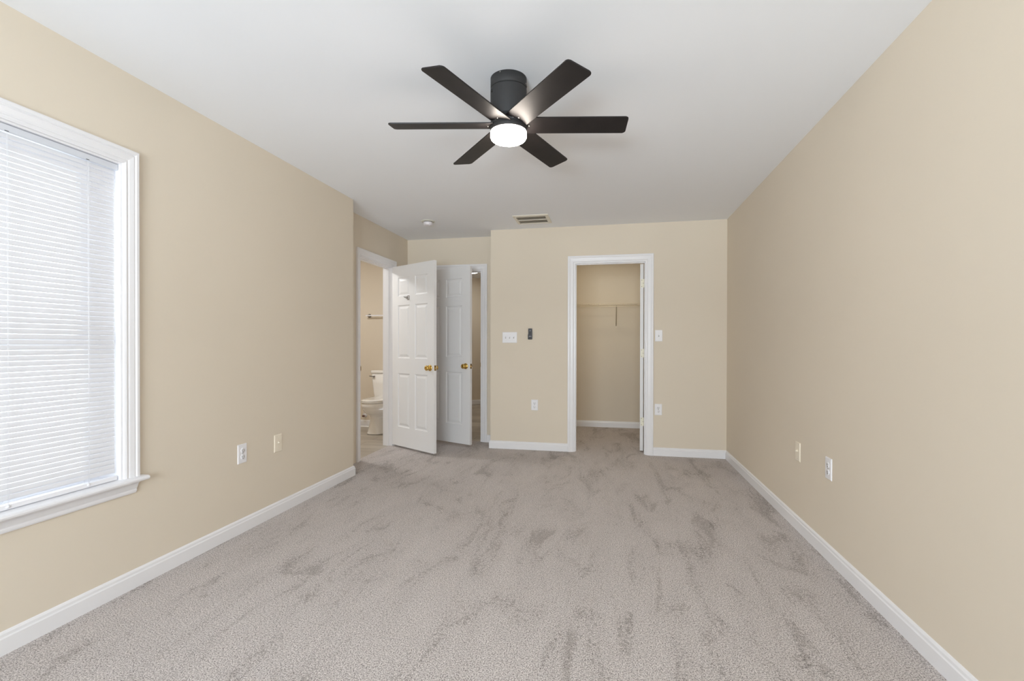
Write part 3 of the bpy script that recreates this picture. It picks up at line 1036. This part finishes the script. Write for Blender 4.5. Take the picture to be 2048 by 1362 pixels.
R_ = [superring(bm, 0.434, -0.37, 0.184, 0.352, 0.21, e=2.2), superring(bm, 0.438, -0.37, 0.188, 0.355, 0.214, e=2.2),
      superring(bm, 0.446, -0.37, 0.186, 0.353, 0.212, e=2.2), superring(bm, 0.452, -0.37, 0.170, 0.335, 0.20, e=2.2), superring(bm, 0.455, -0.37, 0.12, 0.26, 0.15, e=2.2)]
loft(R_, bm)
ld = obj('toilet_lid', bm, PORC, tl)
for s in (-1, 1):
    bm = B(); box(bm, s * 0.075 - 0.02, s * 0.075 + 0.02, -0.178, -0.150, 0.41, 0.448, 0.006)
    obj('lid_hinge', bm, PORC, ld)
bm = B()


def rrect(bm, z, w, y0, y1, r=0.03):
    out = []
    for cx_, cy_, a0_ in ((w / 2 - r, y1 - r, 0), (-w / 2 + r, y1 - r, 90), (-w / 2 + r, y0 + r, 180), (w / 2 - r, y0 + r, 270)):
        for k in range(6):
            a_ = math.radians(a0_ + 90 * k / 5)
            out.append(bm.verts.new((cx_ + r * math.cos(a_), cy_ + r * math.sin(a_), z)))
    return out


R_ = [rrect(bm, 0.405, 0.32, -0.20, -0.02), rrect(bm, 0.435, 0.352, -0.215, -0.015), rrect(bm, 0.50, 0.372, -0.22, -0.013), rrect(bm, 0.62, 0.398, -0.225, -0.012), rrect(bm, 0.763, 0.420, -0.230, -0.012)]
loft(R_, bm)
obj('tank', bm, PORC, tl)
bm = B()
R_ = [rrect(bm, 0.766, 0.428, -0.236, -0.010), rrect(bm, 0.770, 0.436, -0.240, -0.008), rrect(bm, 0.795, 0.438, -0.241, -0.007), rrect(bm, 0.803, 0.428, -0.234, -0.010)]
loft(R_, bm)
obj('tank_lid', bm, PORC, tl)
bm = B()
lathe(bm, [(0, 0.012), (0.010, 0.012), (0.012, 0.0), (0, 0)], 16, Matrix.Translation((-0.160, -0.226, 0.722)) @ Matrix.Rotation(PI / 2, 4, 'X'))
tube(bm, [(-0.160, -0.243, 0.722), (-0.175, -0.246, 0.723), (-0.222, -0.246, 0.728)], 0.0065, 10)
tube(bm, [(-0.150, -0.243, 0.7205), (-0.175, -0.246, 0.723)], 0.0095, 10)
obj('flush_lever', bm, NICKEL, tl)

sv = thing('shutoff_valve', 'small water supply valve on the wall left of the toilet base', 'valve', (-3.40, YBB, 0.150))
bm = B(); lathe(bm, [(0, 0), (0.028, 0), (0.024, 0.006), (0.009, 0.008), (0.009, 0.05), (0, 0.05)], 20, Matrix.Rotation(PI / 2, 4, 'X'))
tube(bm, [(0, -0.045, 0), (0, -0.045, 0.035)], 0.009, 12)
tube(bm, [(0, -0.045, 0.03), (0.01, -0.05, 0.10), (0.09, -0.07, 0.19), (0.15, -0.08, 0.225)], 0.005, 10)
obj('supply_pipe', bm, PLATE, sv)
bm = B(); lathe(bm, [(0, 0), (0.016, 0), (0.016, 0.010), (0, 0.010)], 18, Matrix.Translation((0, -0.055, 0)) @ Matrix.Rotation(PI / 2, 4, 'X'), sx=1.3, sy=0.8)
obj('valve_handle', bm, mat('brown_valve_handle', (120, 82, 74), 0.5), sv)

tb = thing('towel_bar', 'white towel bar on the bathroom wall above the toilet', 'towel bar', (-3.05, YBB, 1.562))
bm = B(); box(bm, -0.315, 0.30, -0.062, -0.046, -0.008, 0.008, 0.002)
obj('bar', bm, PLATE, tb)
for x in (-0.285, 0.285):
    bm = B(); lathe(bm, [(0, 0), (0.026, 0), (0.026, 0.006), (0.014, 0.012), (0.012, 0.055), (0, 0.062)], 20, Matrix.Translation((x, 0, 0)) @ Matrix.Rotation(PI / 2, 4, 'X'))
    obj('bracket', bm, NICKEL, tb)
